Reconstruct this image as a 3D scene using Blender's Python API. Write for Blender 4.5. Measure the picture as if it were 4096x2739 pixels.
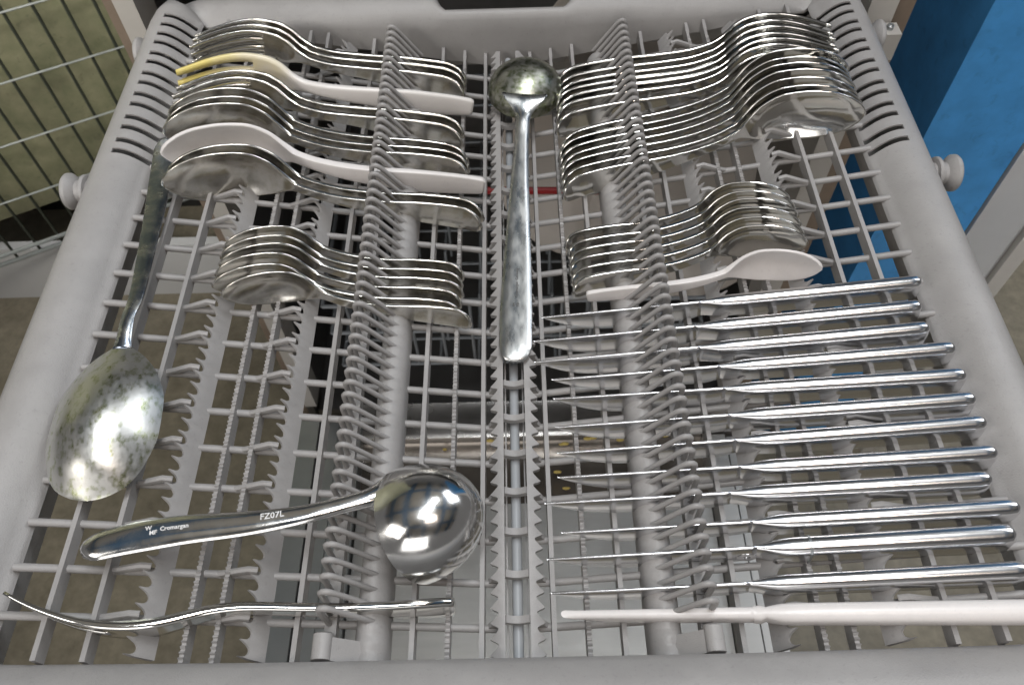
import bpy, math, random
import numpy as np
from mathutils import Vector, Matrix
random.seed(7); rng = np.random.default_rng(7)
for o in list(bpy.data.objects): bpy.data.objects.remove(o, do_unlink=True)
S = bpy.context.scene
COL = S.collection

# ------------------------------------------------------------------ camera
CP, CY, CR = np.radians([55.8, -1.02, -2.24]); CAM = np.array([.0042, 0, .4]); LENS = 28.0
FW = np.array([np.sin(CY)*np.cos(CP), np.cos(CY)*np.cos(CP), -np.sin(CP)])
_r = np.array([np.cos(CY), -np.sin(CY), 0.]); _u = np.cross(_r, FW)
RT = np.cos(CR)*_r + np.sin(CR)*_u; UP = -np.sin(CR)*_r + np.cos(CR)*_u
cd = bpy.data.cameras.new('camera'); cam = bpy.data.objects.new('camera', cd); COL.objects.link(cam)
cd.lens = LENS; cd.sensor_width = 36; cd.clip_start = .01; cd.clip_end = 60
cam.matrix_world = Matrix(((RT[0], UP[0], -FW[0], CAM[0]), (RT[1], UP[1], -FW[1], CAM[1]), (RT[2], UP[2], -FW[2], CAM[2]), (0, 0, 0, 1)))
cd.dof.use_dof = True; cd.dof.focus_distance = .43; cd.dof.aperture_fstop = 22
S.camera = cam
S.render.resolution_x = 1024; S.render.resolution_y = 684

# ------------------------------------------------------------------ world, lamps, exposure
W = bpy.data.worlds.new('World'); S.world = W; W.use_nodes = True
bg = W.node_tree.nodes['Background']; bg.inputs[0].default_value = (.60, .58, .57, 1); bg.inputs[1].default_value = .22
S.view_settings.view_transform = 'Standard'; S.view_settings.look = 'None'; S.view_settings.exposure = 0; S.view_settings.gamma = 1
def area(name, loc, target, sx, sy, power, color, spread=0):
    l = bpy.data.lights.new(name, 'AREA'); l.shape = 'RECTANGLE'; l.size = sx; l.size_y = sy; l.energy = power; l.color = color
    if spread: l.spread = math.radians(spread)
    o = bpy.data.objects.new(name, l); COL.objects.link(o); o.location = loc
    d = Vector(target) - Vector(loc); o.rotation_euler = d.to_track_quat('-Z', 'Y').to_euler()
    return o
area('ceiling_tube_lamp', (.10, .25, 2.1), (0, .3, 0), 1.5, .22, 26, (.95, .98, 1))
area('ceiling_tube_lamp_warm', (.25, -.55, 1.8), (0, .3, 0), .34, .24, 5, (1, .86, .76))
area('window_lamp', (1.9, 1.7, 2.1), (0, .3, 0), 1.5, 1.1, 30, (.93, .96, 1))
area('ceiling_fill', (0, 1.0, 2.2), (0, 1.0, 3), 4.5, 4.5, 14, (1, .97, .93))  # added uplight, brightens the ceiling that the steel mirrors
area('left_fill', (-1.9, -1.2, 1.7), (-.7, 1., -.1), 1.2, .8, 14, (1, .95, .90))  # added fill towards the left board, no window known there
area('board_fill', (-1.5, -.9, 1.3), (-.95, 1.0, .15), .9, .3, 6.5, (1, .98, .92), 38)  # narrow fill put in only to brighten the cage board
area('blue_cabinet_fill', (1.5, -1.0, 1.5), (.85, .64, -.1), .6, .3, .9, (.96, .98, 1), 26)  # narrow added fill that lifts the blue cabinet front
area('front_fill', (-.6, -2.6, 1.3), (-.5, 1., -.4), 1.8, 1.2, 14, (1, .97, .94))  # invented frontal fill, lightens the blue cabinet and the board

# ------------------------------------------------------------------ helpers
K = 4096/2345.
def ray(x, y): return FW + (x-2048)/(LENS/36*4096)*RT - (y-1369.5)/(LENS/36*4096)*UP
def az(x, y, z): d = ray(x, y); return CAM + (z-CAM[2])/d[2]*d        # photo position -> point at height z
def ay(x, y, Y): d = ray(x, y); return CAM + (Y-CAM[1])/d[1]*d        # photo position -> point at distance Y
M = .184                                                               # the two halves of the tray rise outwards
def fl(X): return M*abs(X)

def link(o, parent=None):
    COL.objects.link(o)
    if parent: o.parent = parent
    return o
def mesh(name, v, f, mat=None, angle=40):
    me = bpy.data.meshes.new(name); me.from_pydata([tuple(map(float, p)) for p in v], [], [tuple(map(int, q)) for q in f]); me.validate(); me.update()
    if mat: me.materials.append(mat)
    if angle:
        me.polygons.foreach_set('use_smooth', [True]*len(me.polygons)); me.set_sharp_from_angle(angle=math.radians(angle))
    return me
def obj(name, me, parent=None, loc=None):
    o = bpy.data.objects.new(name, me); link(o, parent)
    if loc is not None: o.location = loc
    return o
def tag(o, label=None, cat=None, group=None, kind=None):
    for k, val in (('label', label), ('category', cat), ('group', group), ('kind', kind)):
        if val: o[k] = val
    return o
def thing(name, label, cat, group=None, loc=(0, 0, 0)):
    o = bpy.data.objects.new(name, None); o.empty_display_size = .02; link(o); o.location = loc
    return tag(o, label, cat, group)
def copy_tree(o, parent=None):
    c = o.copy(); COL.objects.link(c)
    if parent: c.parent = parent
    for ch in list(o.children): copy_tree(ch, c)
    return c
class MB:
    def __init__(s): s.v = []; s.f = []
    def add(s, v, f):
        n = len(s.v); s.v += [list(p) for p in v]; s.f += [[i+n for i in q] for q in f]; return s
    def box(s, x0, x1, y0, y1, z0, z1):
        return s.add([(x0,y0,z0),(x1,y0,z0),(x1,y1,z0),(x0,y1,z0),(x0,y0,z1),(x1,y0,z1),(x1,y1,z1),(x0,y1,z1)],
                     [(0,3,2,1),(4,5,6,7),(0,1,5,4),(1,2,6,5),(2,3,7,6),(3,0,4,7)])
    def tube(s, pts, r, n=8, sq=None, up=(0, 0, 1), caps=True):
        v, f = tube(pts, r, n, sq, up, caps); return s.add(v, f)
    def done(s, name, mat, angle=40): return mesh(name, s.v, s.f, mat, angle)
def tube(pts, r, n=8, sq=None, up=(0, 0, 1), caps=True):
    P = np.array(pts, float); m = len(P); R = np.broadcast_to(np.array(r, float), (m,)); Q = R if sq is None else np.broadcast_to(np.array(sq, float), (m,))
    T = np.gradient(P, axis=0); T /= np.linalg.norm(T, axis=1)[:, None]+1e-12
    v = []; f = []
    for i in range(m):
        a = np.cross(up, T[i]); 
        if np.linalg.norm(a) < 1e-4: a = np.cross((1, 0, 0), T[i])
        a /= np.linalg.norm(a); b = np.cross(T[i], a)
        for k in range(n):
            t = 2*math.pi*k/n; v.append(P[i] + a*R[i]*math.cos(t) + b*Q[i]*math.sin(t))
    for i in range(m-1):
        for k in range(n):
            f.append((i*n+k, i*n+(k+1) % n, (i+1)*n+(k+1) % n, (i+1)*n+k))
    if caps: f += [tuple(range(n))[::-1], tuple((m-1)*n+k for k in range(n))]
    return v, f
def pchip(x, y, xs):
    x = np.array(x, float); y = np.array(y, float); h = np.diff(x); d = np.diff(y)/h; m = np.zeros_like(y)
    m[0] = d[0]; m[-1] = d[-1]
    for i in range(1, len(x)-1):
        if d[i-1]*d[i] > 0: m[i] = 2*d[i-1]*d[i]/(d[i-1]+d[i])
    i = np.clip(np.searchsorted(x, xs)-1, 0, len(h)-1); t = (xs-x[i])/h[i]
    return (1+2*t)*(1-t)**2*y[i] + t*(1-t)**2*h[i]*m[i] + t*t*(3-2*t)*y[i+1] + t*t*(t-1)*h[i]*m[i+1]
def cubic(x, y, xs):                                                   # smooth spline through points
    x = np.array(x, float); y = np.array(y, float); n = len(x); h = np.diff(x); A = np.eye(n); b = np.zeros(n)
    for i in range(1, n-1):
        A[i, i-1:i+2] = h[i-1], 2*(h[i-1]+h[i]), h[i]; b[i] = 6*((y[i+1]-y[i])/h[i]-(y[i]-y[i-1])/h[i-1])
    m = np.linalg.solve(A, b); i = np.clip(np.searchsorted(x, xs)-1, 0, n-2); a = x[i+1]-xs; c = xs-x[i]
    return m[i]*a**3/(6*h[i]) + m[i+1]*c**3/(6*h[i]) + (y[i]/h[i]-m[i]*h[i]/6)*a + (y[i+1]/h[i]-m[i+1]*h[i]/6)*c
def sheet(G, t, mask=None, wrap=False, centre=True):
    """thick sheet over a grid of points G[i, j]; t thickness (number or grid); mask keeps cells"""
    G = np.array(G, float); ni, nj, _ = G.shape
    if wrap: du = np.roll(G, -1, 0)-np.roll(G, 1, 0)
    else: du = np.gradient(G, axis=0)
    dv = np.gradient(G, axis=1); N = np.cross(du, dv); L = np.linalg.norm(N, axis=2); 
    N = N/np.maximum(L, 1e-14)[..., None]
    t = np.broadcast_to(np.array(t, float), (ni, nj))[..., None]
    A = G + N*t*(.5 if centre else 0); B = G - N*t*(.5 if centre else 1)
    v = np.concatenate([A.reshape(-1, 3), B.reshape(-1, 3)]); o = ni*nj; f = []
    ci = ni if wrap else ni-1
    mk = np.ones((ci, nj-1), bool) if mask is None else mask
    idx = lambda i, j: (i % ni)*nj+j
    on = lambda i, j: 0 <= j < nj-1 and (wrap or 0 <= i < ci) and mk[i % ci, j]
    for i in range(ci):
        for j in range(nj-1):
            if not mk[i, j]: continue
            a, b, c, d = idx(i, j), idx(i+1, j), idx(i+1, j+1), idx(i, j+1)
            f.append((a, b, c, d)); f.append((a+o, d+o, c+o, b+o))
            if not on(i, j-1): f.append((b, a, a+o, b+o))
            if not on(i, j+1): f.append((d, c, c+o, d+o))
            if not on(i-1, j): f.append((a, d, d+o, a+o))
            if not on(i+1, j): f.append((c, b, b+o, c+o))
    used = sorted({k for q in f for k in q}); re = {k: n for n, k in enumerate(used)}
    return v[used], [[re[k] for k in q] for q in f]
def lathe(prof, n=24, axis='Z'):
    v = []; f = []; m = len(prof)
    for k in range(n):
        t = 2*math.pi*k/n
        for r, h in prof:
            v.append((h, r*math.cos(t), r*math.sin(t)) if axis == 'X' else (r*math.cos(t), r*math.sin(t), h))
    for k in range(n):
        for i in range(m-1):
            f.append((k*m+i, ((k+1) % n)*m+i, ((k+1) % n)*m+i+1, k*m+i+1))
    return v, f

# ------------------------------------------------------------------ materials
def mat(name, col, rough=.5, metal=0., var=.08, scale=40., bump=0., bscale=200., rvar=0., spec=.5, col2=None, thr=(.35, .65), coord='Object', stretch=(1, 1, 1), patch=0., pscale=3., spots=0.):
    m = bpy.data.materials.new(name); m.use_nodes = True; nt = m.node_tree; N = nt.nodes; Lk = nt.links; b = N['Principled BSDF']
    b.inputs['Roughness'].default_value = rough; b.inputs['Metallic'].default_value = metal; b.inputs['Specular IOR Level'].default_value = spec
    tc = N.new('ShaderNodeTexCoord'); mp = N.new('ShaderNodeMapping'); mp.inputs['Scale'].default_value = stretch; Lk.new(tc.outputs[coord], mp.inputs[0])
    nz = N.new('ShaderNodeTexNoise'); nz.inputs['Scale'].default_value = scale; nz.inputs['Detail'].default_value = 6; nz.inputs['Roughness'].default_value = .6; Lk.new(mp.outputs[0], nz.inputs[0])
    cr = N.new('ShaderNodeValToRGB'); cr.color_ramp.elements[0].position = thr[0]; cr.color_ramp.elements[1].position = thr[1]
    c = np.array(col); c2 = np.array(col2) if col2 is not None else c*(1+var)
    if col2 is None: c = c*(1-var)
    cr.color_ramp.elements[0].color = (*c, 1); cr.color_ramp.elements[1].color = (*c2, 1)
    Lk.new(nz.outputs[0], cr.inputs[0]); Lk.new(cr.outputs[0], b.inputs['Base Color'])
    src = cr.outputs[0]
    for amt, sc, lo, hi in ((patch, pscale, .35, .65), (patch*.6, pscale*4.3, .35, .65), (spots, pscale*30, .60, .70)):
        if amt:
            n3 = N.new('ShaderNodeTexNoise'); n3.inputs['Scale'].default_value = sc; n3.inputs['Detail'].default_value = 5; n3.inputs['Distortion'].default_value = .6; Lk.new(tc.outputs[coord], n3.inputs[0])
            m3 = N.new('ShaderNodeMapRange'); m3.inputs[1].default_value = lo; m3.inputs[2].default_value = hi; m3.inputs[3].default_value = 1+amt*(0 if amt is spots else .6); m3.inputs[4].default_value = 1-amt; Lk.new(n3.outputs[0], m3.inputs[0])
            h = N.new('ShaderNodeVectorMath'); h.operation = 'SCALE'; Lk.new(src, h.inputs[0]); Lk.new(m3.outputs[0], h.inputs['Scale']); src = h.outputs[0]
    if src is not cr.outputs[0]: Lk.new(src, b.inputs['Base Color'])
    if rvar:
        mr = N.new('ShaderNodeMapRange'); mr.inputs[1].default_value = .3; mr.inputs[2].default_value = .7
        mr.inputs[3].default_value = max(rough-rvar, .02); mr.inputs[4].default_value = rough+rvar
        Lk.new(nz.outputs[0], mr.inputs[0]); Lk.new(mr.outputs[0], b.inputs['Roughness'])
    if bump:
        n2 = N.new('ShaderNodeTexNoise'); n2.inputs['Scale'].default_value = bscale; n2.inputs['Detail'].default_value = 3; Lk.new(mp.outputs[0], n2.inputs[0])
        bp = N.new('ShaderNodeBump'); bp.inputs['Strength'].default_value = bump; bp.inputs['Distance'].default_value = .001
        Lk.new(n2.outputs[0], bp.inputs['Height']); Lk.new(bp.outputs[0], b.inputs['Normal'])
    return m
PL = mat('grey_plastic', (.365, .352, .345), .42, var=.05, scale=25, bump=.22, bscale=1400, rvar=.09, patch=.05, pscale=18, spots=.10)
PLR = mat('grey_plastic_rod', (.44, .46, .48), .35, var=.05)
STEEL = mat('polished_steel', (.78, .77, .74), .11, 1, var=.03, scale=90, rvar=.03)
SATIN = mat('satin_steel', (.80, .80, .79), .15, 1, var=.03, scale=90, rvar=.05, bump=.03, bscale=400)
DULL = mat('spotted_steel', (.62, .60, .54), .20, 1, scale=150, rvar=.05, bump=.01, bscale=350, col2=(.76, .74, .70), thr=(.35, .55))
STAIN = mat('stained_steel', (.44, .47, .30), .33, 1, scale=300, rvar=.07, bump=.04, bscale=500, col2=(.70, .70, .67), thr=(.33, .50), stretch=(1, .6, 1))
KNIFE = mat('knife_steel', (.78, .78, .79), .21, 1, var=.03, scale=30, rvar=.03)
WHITE = mat('white_plastic', (.84, .80, .78), .30, var=.02, scale=30, bump=.08, bscale=500, patch=.03, pscale=30, spots=.06)
SOIL = mat('yellow_stain_white_plastic', (.84, .80, .77), .28, var=.02, scale=30)
def _soil(m):                                       # food dye that has soaked into the head and the tine tips
    nt = m.node_tree; N = nt.nodes; Lk = nt.links; b = N['Principled BSDF']; src = b.inputs['Base Color'].links[0].from_socket
    tc = N.new('ShaderNodeTexCoord'); sx = N.new('ShaderNodeSeparateXYZ'); Lk.new(tc.outputs['Object'], sx.inputs[0])
    nz = N.new('ShaderNodeTexNoise'); nz.inputs['Scale'].default_value = 60; Lk.new(tc.outputs['Object'], nz.inputs[0])
    a = N.new('ShaderNodeMath'); a.operation = 'MULTIPLY_ADD'; a.inputs[1].default_value = .05; Lk.new(nz.outputs[0], a.inputs[0]); Lk.new(sx.outputs[0], a.inputs[2])
    mr = N.new('ShaderNodeMapRange'); mr.inputs[1].default_value = .150; mr.inputs[2].default_value = .215; mr.inputs[4].default_value = .85; Lk.new(a.outputs[0], mr.inputs[0])
    mx = N.new('ShaderNodeMix'); mx.data_type = 'RGBA'; mx.inputs[7].default_value = (.80, .64, .12, 1); Lk.new(mr.outputs[0], mx.inputs[0]); Lk.new(src, mx.inputs[6]); Lk.new(mx.outputs[2], b.inputs['Base Color'])
_soil(SOIL)
ENGR = mat('etched_mark', (.80, .80, .80), .6, 0, var=.02)
ENGD = mat('dark_etched_mark', (.16, .16, .16), .6, 0, var=.02)
DOOR = mat('door_steel', (.46, .455, .44), .40, .6, var=.06, scale=8, rvar=.06, stretch=(1, 8, 1), bump=.03)
RAIL = mat('rail_steel', (.36, .38, .39), .30, .7, var=.08, scale=14)
GLOSSB = mat('sill_steel', (.46, .44, .42), .25, .9, var=.12, scale=9, rvar=.06)
TUB = mat('tub_steel', (.22, .215, .21), .35, .8, var=.15, scale=10)
POSTM = mat('beige_enamel', (.50, .475, .44), .40, var=.06, scale=10)
POSTD = mat('brown_seal', (.22, .17, .13), .5, var=.1)
FLOORM = mat('floor_cover', (.15, .13, .092), .5, scale=45, col2=(.24, .212, .155), thr=(.3, .7), bump=.12, bscale=160, patch=.18, pscale=2.2, spots=.12)
BOARD = mat('board_green', (.13, .135, .075), .6, scale=28, col2=(.22, .21, .13), thr=(.3, .7), bump=.2, bscale=140, patch=.22, pscale=2.5, spots=.2)
BLUE = mat('blue_paint', (.06, .27, .58), .38, var=.10, scale=30, bump=.1, patch=.10, pscale=3, spots=.15)
GREYC = mat('grey_cabinet', (.46, .46, .46), .4, var=.05, scale=8)
BLACK = mat('gap_shade_black', (.012, .012, .012), .5, var=.1)  # shade under the cage, as a black surface colour
WIRE = mat('wire_zinc', (.34, .36, .35), .35, .7, var=.1)
BASK = mat('basket_wire', (.30, .32, .34), .4, .3, var=.1)
PLATE = mat('plate_ceramic', (.52, .47, .42), .35, var=.06, scale=12)
DWIRE = mat('dark_wire', (.035, .04, .03), .5, .3)
RED = mat('red_plastic', (.45, .02, .02), .4, var=.05)
CRUMB = mat('food_crumb', (.72, .55, .16), .6, var=.2, scale=300)

# ------------------------------------------------------------------ the tray
tray = thing('cutlery_tray', 'grey plastic dishwasher cutlery tray holding all the cutlery', 'cutlery tray')
DR = .0219; Y0 = .519; XI, YF, YB, CR_ = .231, .082, .541, .006
slotL = [.5359,.5253,.5141,.5040,.4915,.4818,.4691,.4591,.4470,.4366,.4236,.4138,.4014,.3914]
slotR = [.5268,.5171,.5051,.4958,.4834,.4737,.4610,.4510,.4382,.4286,.4164,.4065,.3935,.3829]
SW = .0022
def frame():
    st = []                                       # (x, y, nx, ny, slot_after)
    def side(sgn, slots, rev):
        ys = [(YF+CR_, 0)] + [(y, 0) for y in np.linspace(YF+CR_+.02, min(slots)-.02, 9)]
        for y in sorted(slots): ys += [(y-SW, 1), (y, 1), (y+SW, 0)]
        ys = [q for q in ys if q[0] < YB-.0005]
        if rev:
            out = []
            for i in range(len(ys)-1, -1, -1): out.append((ys[i][0], ys[i-1][1] if i else 0))
            ys = out
        return [(sgn*XI, y, sgn, 0, s) for y, s in ys]
    def corner(cx, cy, a0, a1, n=9):
        return [(cx+CR_*math.cos(a), cy+CR_*math.sin(a), math.cos(a), math.sin(a), 0) for a in np.linspace(a0, a1, n)[1:-1]]
    R = side(1, [s for s in slotR], False); L = side(-1, [s for s in slotL], True)
    # side pieces run up to the start of the rear corner
    R = [q for q in R]; L = [q for q in L]
    st += R
    st += [(XI-c, YB+.0, 0, 0, 0) for c in []]
    a = np.linspace(0, math.pi/2, 7)[1:]
    r2 = .008
    st += [(XI-r2+r2*math.cos(t), YB-r2*0+r2*math.sin(t)*.6, math.cos(t), math.sin(t), 0) for t in a]
    st += [(x, YB+.0048, 0, 1, 0) for x in np.concatenate([np.linspace(.20, .06, 8), np.linspace(.055, -.055, 25), np.linspace(-.06, -.20, 8)])]
    st += [(-(XI-r2+r2*math.cos(t)), YB+r2*math.sin(t)*.6, -math.cos(t), math.sin(t), 0) for t in a[::-1]]
    st += L
    st += corner(-XI+CR_, YF+CR_, math.pi, 1.5*math.pi)
    st += [(x, YF, 0, -1, 0) for x in np.linspace(-XI+CR_, XI-CR_, 20)]
    st += corner(XI-CR_, YF+CR_, 1.5*math.pi, 2*math.pi)
    prof = [(.0006, None, .35), (.0012, None, .75), (.0028, .0405, 0), (.0058, .0440, 0), (.0090, .0473, 0), (.0122, .0497, 0), (.0150, .0512, 0), (.0180, .0521, 0),
            (.0212, .0523, 0), (.0255, .0516, 0), (.0295, .0500, 0), (.0330, .0470, 0), (.0355, .0425, 0), (.0368, .0365, 0), (.0372, .028, 0), (.0372, .008, 0), (.030, .006, 0), (.014, .010, 0), (.0045, .022, 0), (.0032, .034, 0)]  # last points close the rim underneath, added to keep the slots dark
    G = []; 
    for x, y, nx, ny, s in st:
        zb = M*abs(x)-.007 if abs(nx) < .7 else .0375
        zb = min(zb, .0375)
        dip = 1.0; zd = 0.
        if ny > .9:
            q = np.clip((.058-abs(x))/.012, 0, 1); q = q*q*(3-2*q); dip = 1-.62*q; zd = -.0075*q
        row = [(x, y, zb)]
        for off, z, q in prof:
            if z is None: z = zb + (.0405-zb)*q
            back = abs(ny) > .5 and ny > 0
            if back: z -= .0035 + .004*(off/.02)
            row.append((x+nx*off*dip, y+ny*off*dip, z+zd*min(1, off/.022)))
        G.append(row)
    G = np.array(G); mk = np.ones((len(st), G.shape[1]-1), bool)
    for i, q in enumerate(st):
        if q[4]: mk[i, 2:9] = False
    v, f = sheet(G, .0013, mk, wrap=True, centre=False); v = v - np.array([.0014, 0, 0])
    return mesh('rim', v, f, PL, 50)
obj('rim', frame(), tray)

rows = [Y0-i*DR for i in range(20)]
for s in (-1, 1):
    me = MB().tube([(s*.0095, 0, fl(.0095)-.0012), (s*.06, 0, fl(.06)-.0012), (s*.12, 0, fl(.12)-.0012), (s*.2325, 0, fl(.2325)-.0012)], .0020, 10).done('cross_bar', PL)
    for y in rows: obj('cross_bar', me, tray, (0, y, 0))

def long_bar(s, u, nub, th=.0019):
    n = 200 if nub else 12
    ys = np.concatenate([np.linspace(YF+.001, YB-.016, n*(4 if nub else 1)), np.linspace(YB-.014, YB+.003, 5)])
    v = []; f = []
    for i, y in enumerate(ys):
        top = .0034 + (max(0, y-(YB-.014))/.017)**1.3*.001
        if nub and y < YB-.016: top += .0012*max(0, math.cos(2*math.pi*y/(DR/9)))
        w = th*.5*(1+(.25*max(0, math.cos(2*math.pi*y/(DR/9))) if nub else 0))
        z = fl(u)
        v += [(s*u-th*.5, y, z-.0042), (s*u+th*.5, y, z-.0042), (s*u+w*.8, y, z+top), (s*u-w*.8, y, z+top)]
    for i in range(len(ys)-1):
        a = i*4
        for k in range(4): f.append((a+k, a+(k+1) % 4, a+4+(k+1) % 4, a+4+k))
    f += [(0, 1, 2, 3), tuple(len(v)-4+k for k in (3, 2, 1, 0))]
    return mesh('long_bar', v, f, PL, 35)
for s in (-1, 1):
    for u, nub in ((.0175, 0), (.0336, 1), (.0502, 0), (.1028, 0), (.1372, 1), (.1501, 1), (.1906, 0), (.2105, 0)):
        obj('nubbed_bar' if nub else 'long_bar', long_bar(s, u, nub, .0026 if nub else .0030), tray)

def ridge(s, u0):                                  # leaning toothed plate that the cutlery rests in
    p = DR/3; ys = np.arange(YF+.003, YB-.006, p/10); G = []
    for y in ys:
        t = ((y-Y0)/p+.5) % 1.0
        b = max(0., 1-((t-.52)/.46)**2)**.5 if abs(t-.52) < .46 else 0
        q = 1-.42*b
        row = []
        for k in (0, .25, .45, .62, .8, 1.):
            kk = k*q; curl = max(0, kk-.62)
            row.append((s*(u0+.0082*kk), y+curl*.0016, fl(u0+.0082*kk) - .002 + .0118*kk - .005*curl**2))
        G.append(row)
    G = np.array(G)
    if s > 0: G = G[:, ::-1]
    v, f = sheet(G, np.broadcast_to(np.array([.0028, .0026, .0024, .0022, .0018, .0012]) if s < 0 else np.array([.0012, .0018, .0022, .0024, .0026, .0028]), G.shape[:2]))
    return mesh('toothed_ridge', v, f, PL, 45)
for s in (-1, 1):
    for u0 in (.1168, .1640):
        rg = obj('toothed_ridge', ridge(s, u0), tray)
        me = MB().tube([(s*(u0+.0255), 0, fl(u0+.0255)-.001), (s*(u0+.0205), 0, fl(u0+.0205)+.0015), (s*(u0+.0100), 0, fl(u0+.010)+.0074), (s*(u0+.0062), 0, fl(u0+.0062)+.0066)], .0018, 8, .0021).done('strut', PL)
        for y in rows: obj('strut', me, rg, (0, y, 0))

def main_ridge(s):
    ys = np.arange(YF+.002, YB-.022, DR/12); G = []
    for y in ys:
        t = ((y-Y0)/(DR/3)) % 1.0; b = .0011*max(0, math.cos(2*math.pi*t))
        G.append([(s*u, y, fl(u)+z-(b if z > .008 else 0)) for u, z in ((.0610, -.004), (.0613, .005), (.0625, .0088), (.0648, .0112), (.0680, .0120), (.0712, .0112), (.0735, .0088), (.0748, .005), (.0750, -.004))])
    G = np.array(G)
    if s > 0: G = G[:, ::-1]
    v, f = sheet(G, .0015); return mesh('main_ridge', v, f, PL, 50)
for s in (-1, 1):
    obj('main_ridge', main_ridge(s), tray)
    ar = MB().box(*sorted((s*.0845, s*.0900)), YF+.006, YB-.012, fl(.087)-.003, fl(.087)+.0045).done('arch_rail', PL); obj('arch_rail', ar, tray)
    path = [(.0655, .0085), (.0690, .0128), (.0740, .0190), (.0790, .0252), (.0816, .0282), (.0834, .0298), (.0850, .0304), (.0865, .0299), (.0876, .0284), (.0880, .0260), (.0880, .014), (.0880, .002)]
    th = [.0013]*4+[.0013, .0014, .0015, .0014, .0013, .0012, .0012, .0012]
    me = MB().tube([(s*u, 0, fl(u)+z) for u, z in path], [.0015, .0016, .0016, .0016, .0017, .0018, .0018, .0018, .0017, .0016, .0015, .0015], 10, th, up=(0, 1, 0)).done('arch', PL, 60)
    for i in range(59): obj('arch', me, tray, (0, .525-i*DR/3, 0))
    sec = [(.0042*math.cos(t), .0185+.0032*math.sin(t)) for t in np.linspace(0, math.pi, 9)]; sec = [(.0046, -.002)]+sec+[(-.0046, -.002)]
    vv = []; n = len(sec)
    for y, k in ((YF+.0005, 1.), (YF+.0115, 1.), (YF+.0128, .86)):
        vv += [(s*.087+a*k, y, fl(.087)+b*(k if b > 0 else 1)) for a, b in sec]
    ff = [(i*n+k, i*n+(k+1) % n, (i+1)*n+(k+1) % n, (i+1)*n+k) for i in range(2) for k in range(n)]+[tuple(range(n))[::-1], tuple(2*n+k for k in range(n))]
    pe = obj('end_block', mesh('end_block', vv, ff, PL, 40), tray)
    G = np.array([[(s*u, y, fl(u)+z) for u, z in ((.0835, .0175), (.0760, .0130), (.0690, .0085))] for y in (YF+.0005, YF+.006, YF+.0105)])
    if s < 0: G = G[:, ::-1]
    v, f = sheet(G, .0018); obj('web', mesh('web', v, f, PL, 40), pe)

def spine_rail(s):
    p = DR/3; ys = np.arange(YF+.001, YB-.002, p/8); v = []; f = []
    for y in ys:
        t = ((y-Y0)/p) % 1.0; o = (1-t/.60) if t < .60 else (t-.60)/.40; o = o**1.3
        xo = .0090+.0046*o
        v += [(s*.0060, y, .0098), (s*.0060, y, .0128), (s*.0082, y, .0128), (s*xo, y, .0128-.0030*o), (s*(xo-.0004), y, .0098-.003*o)]
    for i in range(len(ys)-1):
        a = i*5
        for k in range(5): f.append((a+k, a+(k+1) % 5, a+5+(k+1) % 5, a+5+k))
    f += [tuple(range(5)), tuple(len(v)-1-k for k in range(5))]
    if s > 0: f = [q[::-1] for q in f]
    return mesh('spine_rail', v, f, PL, 30)
for s in (-1, 1):
    obj('spine_rail', spine_rail(s), tray)
    st = MB().box(*sorted((s*.0046, s*.0054)), YF, YB, -.003, .002).done('spine_strip', PL); obj('spine_strip', st, tray)
    g = [(s*.0082, .0108), (s*.0122, .0085), (s*.0152, .0015), (s*.0135, .0000), (s*.0082, .0)]
    me = MB().add([(a, -.0013, b) for a, b in g]+[(a, .0013, b) for a, b in g], [(0,1,2,3,4),(9,8,7,6,5)]+[(i, (i+1) % 5+0, (i+1) % 5+5, i+5) for i in range(5)]).done('spine_clip', PL)
    for y in rows: obj('spine_clip', me, tray, (0, y+.0008, 0))
G = [[(x, y, .0122-.0022*(1-(x/.0062)**2)-.0008) for y in (-.0018, .0018)] for x in np.linspace(-.0064, .0064, 9)]
v, f = sheet(np.array(G), .0034); rung = mesh('spine_rung', v, f, PL, 50)
for y in rows: obj('spine_rung', rung, tray, (0, y+.0016, 0))
obj('spine_rod', MB().tube([(0, YF, .0020), (0, .3, .0020), (0, YB, .0020)], .0026, 16).done('spine_rod', PLR, 60), tray)

wp = [(0, -.012), (.0068, -.012), (.0068, -.0048), (.0100, -.0046), (.0104, -.0040), (.0104, -.0026), (.0098, -.0020), (.0070, -.0016), (.0070, .0022), (.0092, .0034), (.0110, .0052), (.0116, .0060), (.0116, .0080), (.0108, .0090), (.0088, .0092), (.0080, .0080), (.0036, .0078), (.0034, .0090), (0, .0092)]
for X, Y, Z in ((-.2725, .3692, .040), (.2715, .3660, .039), (-.2700, .524, .030), (.2700, .520, .030)):
    v, f = lathe(wp, 28, 'X'); sg = 1 if X > 0 else -1
    obj('roller', mesh('roller', [(a*sg, b, c) for a, b, c in v], [q if sg < 0 else q[::-1] for q in f], PL, 28), tray, (X, Y, Z))

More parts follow.
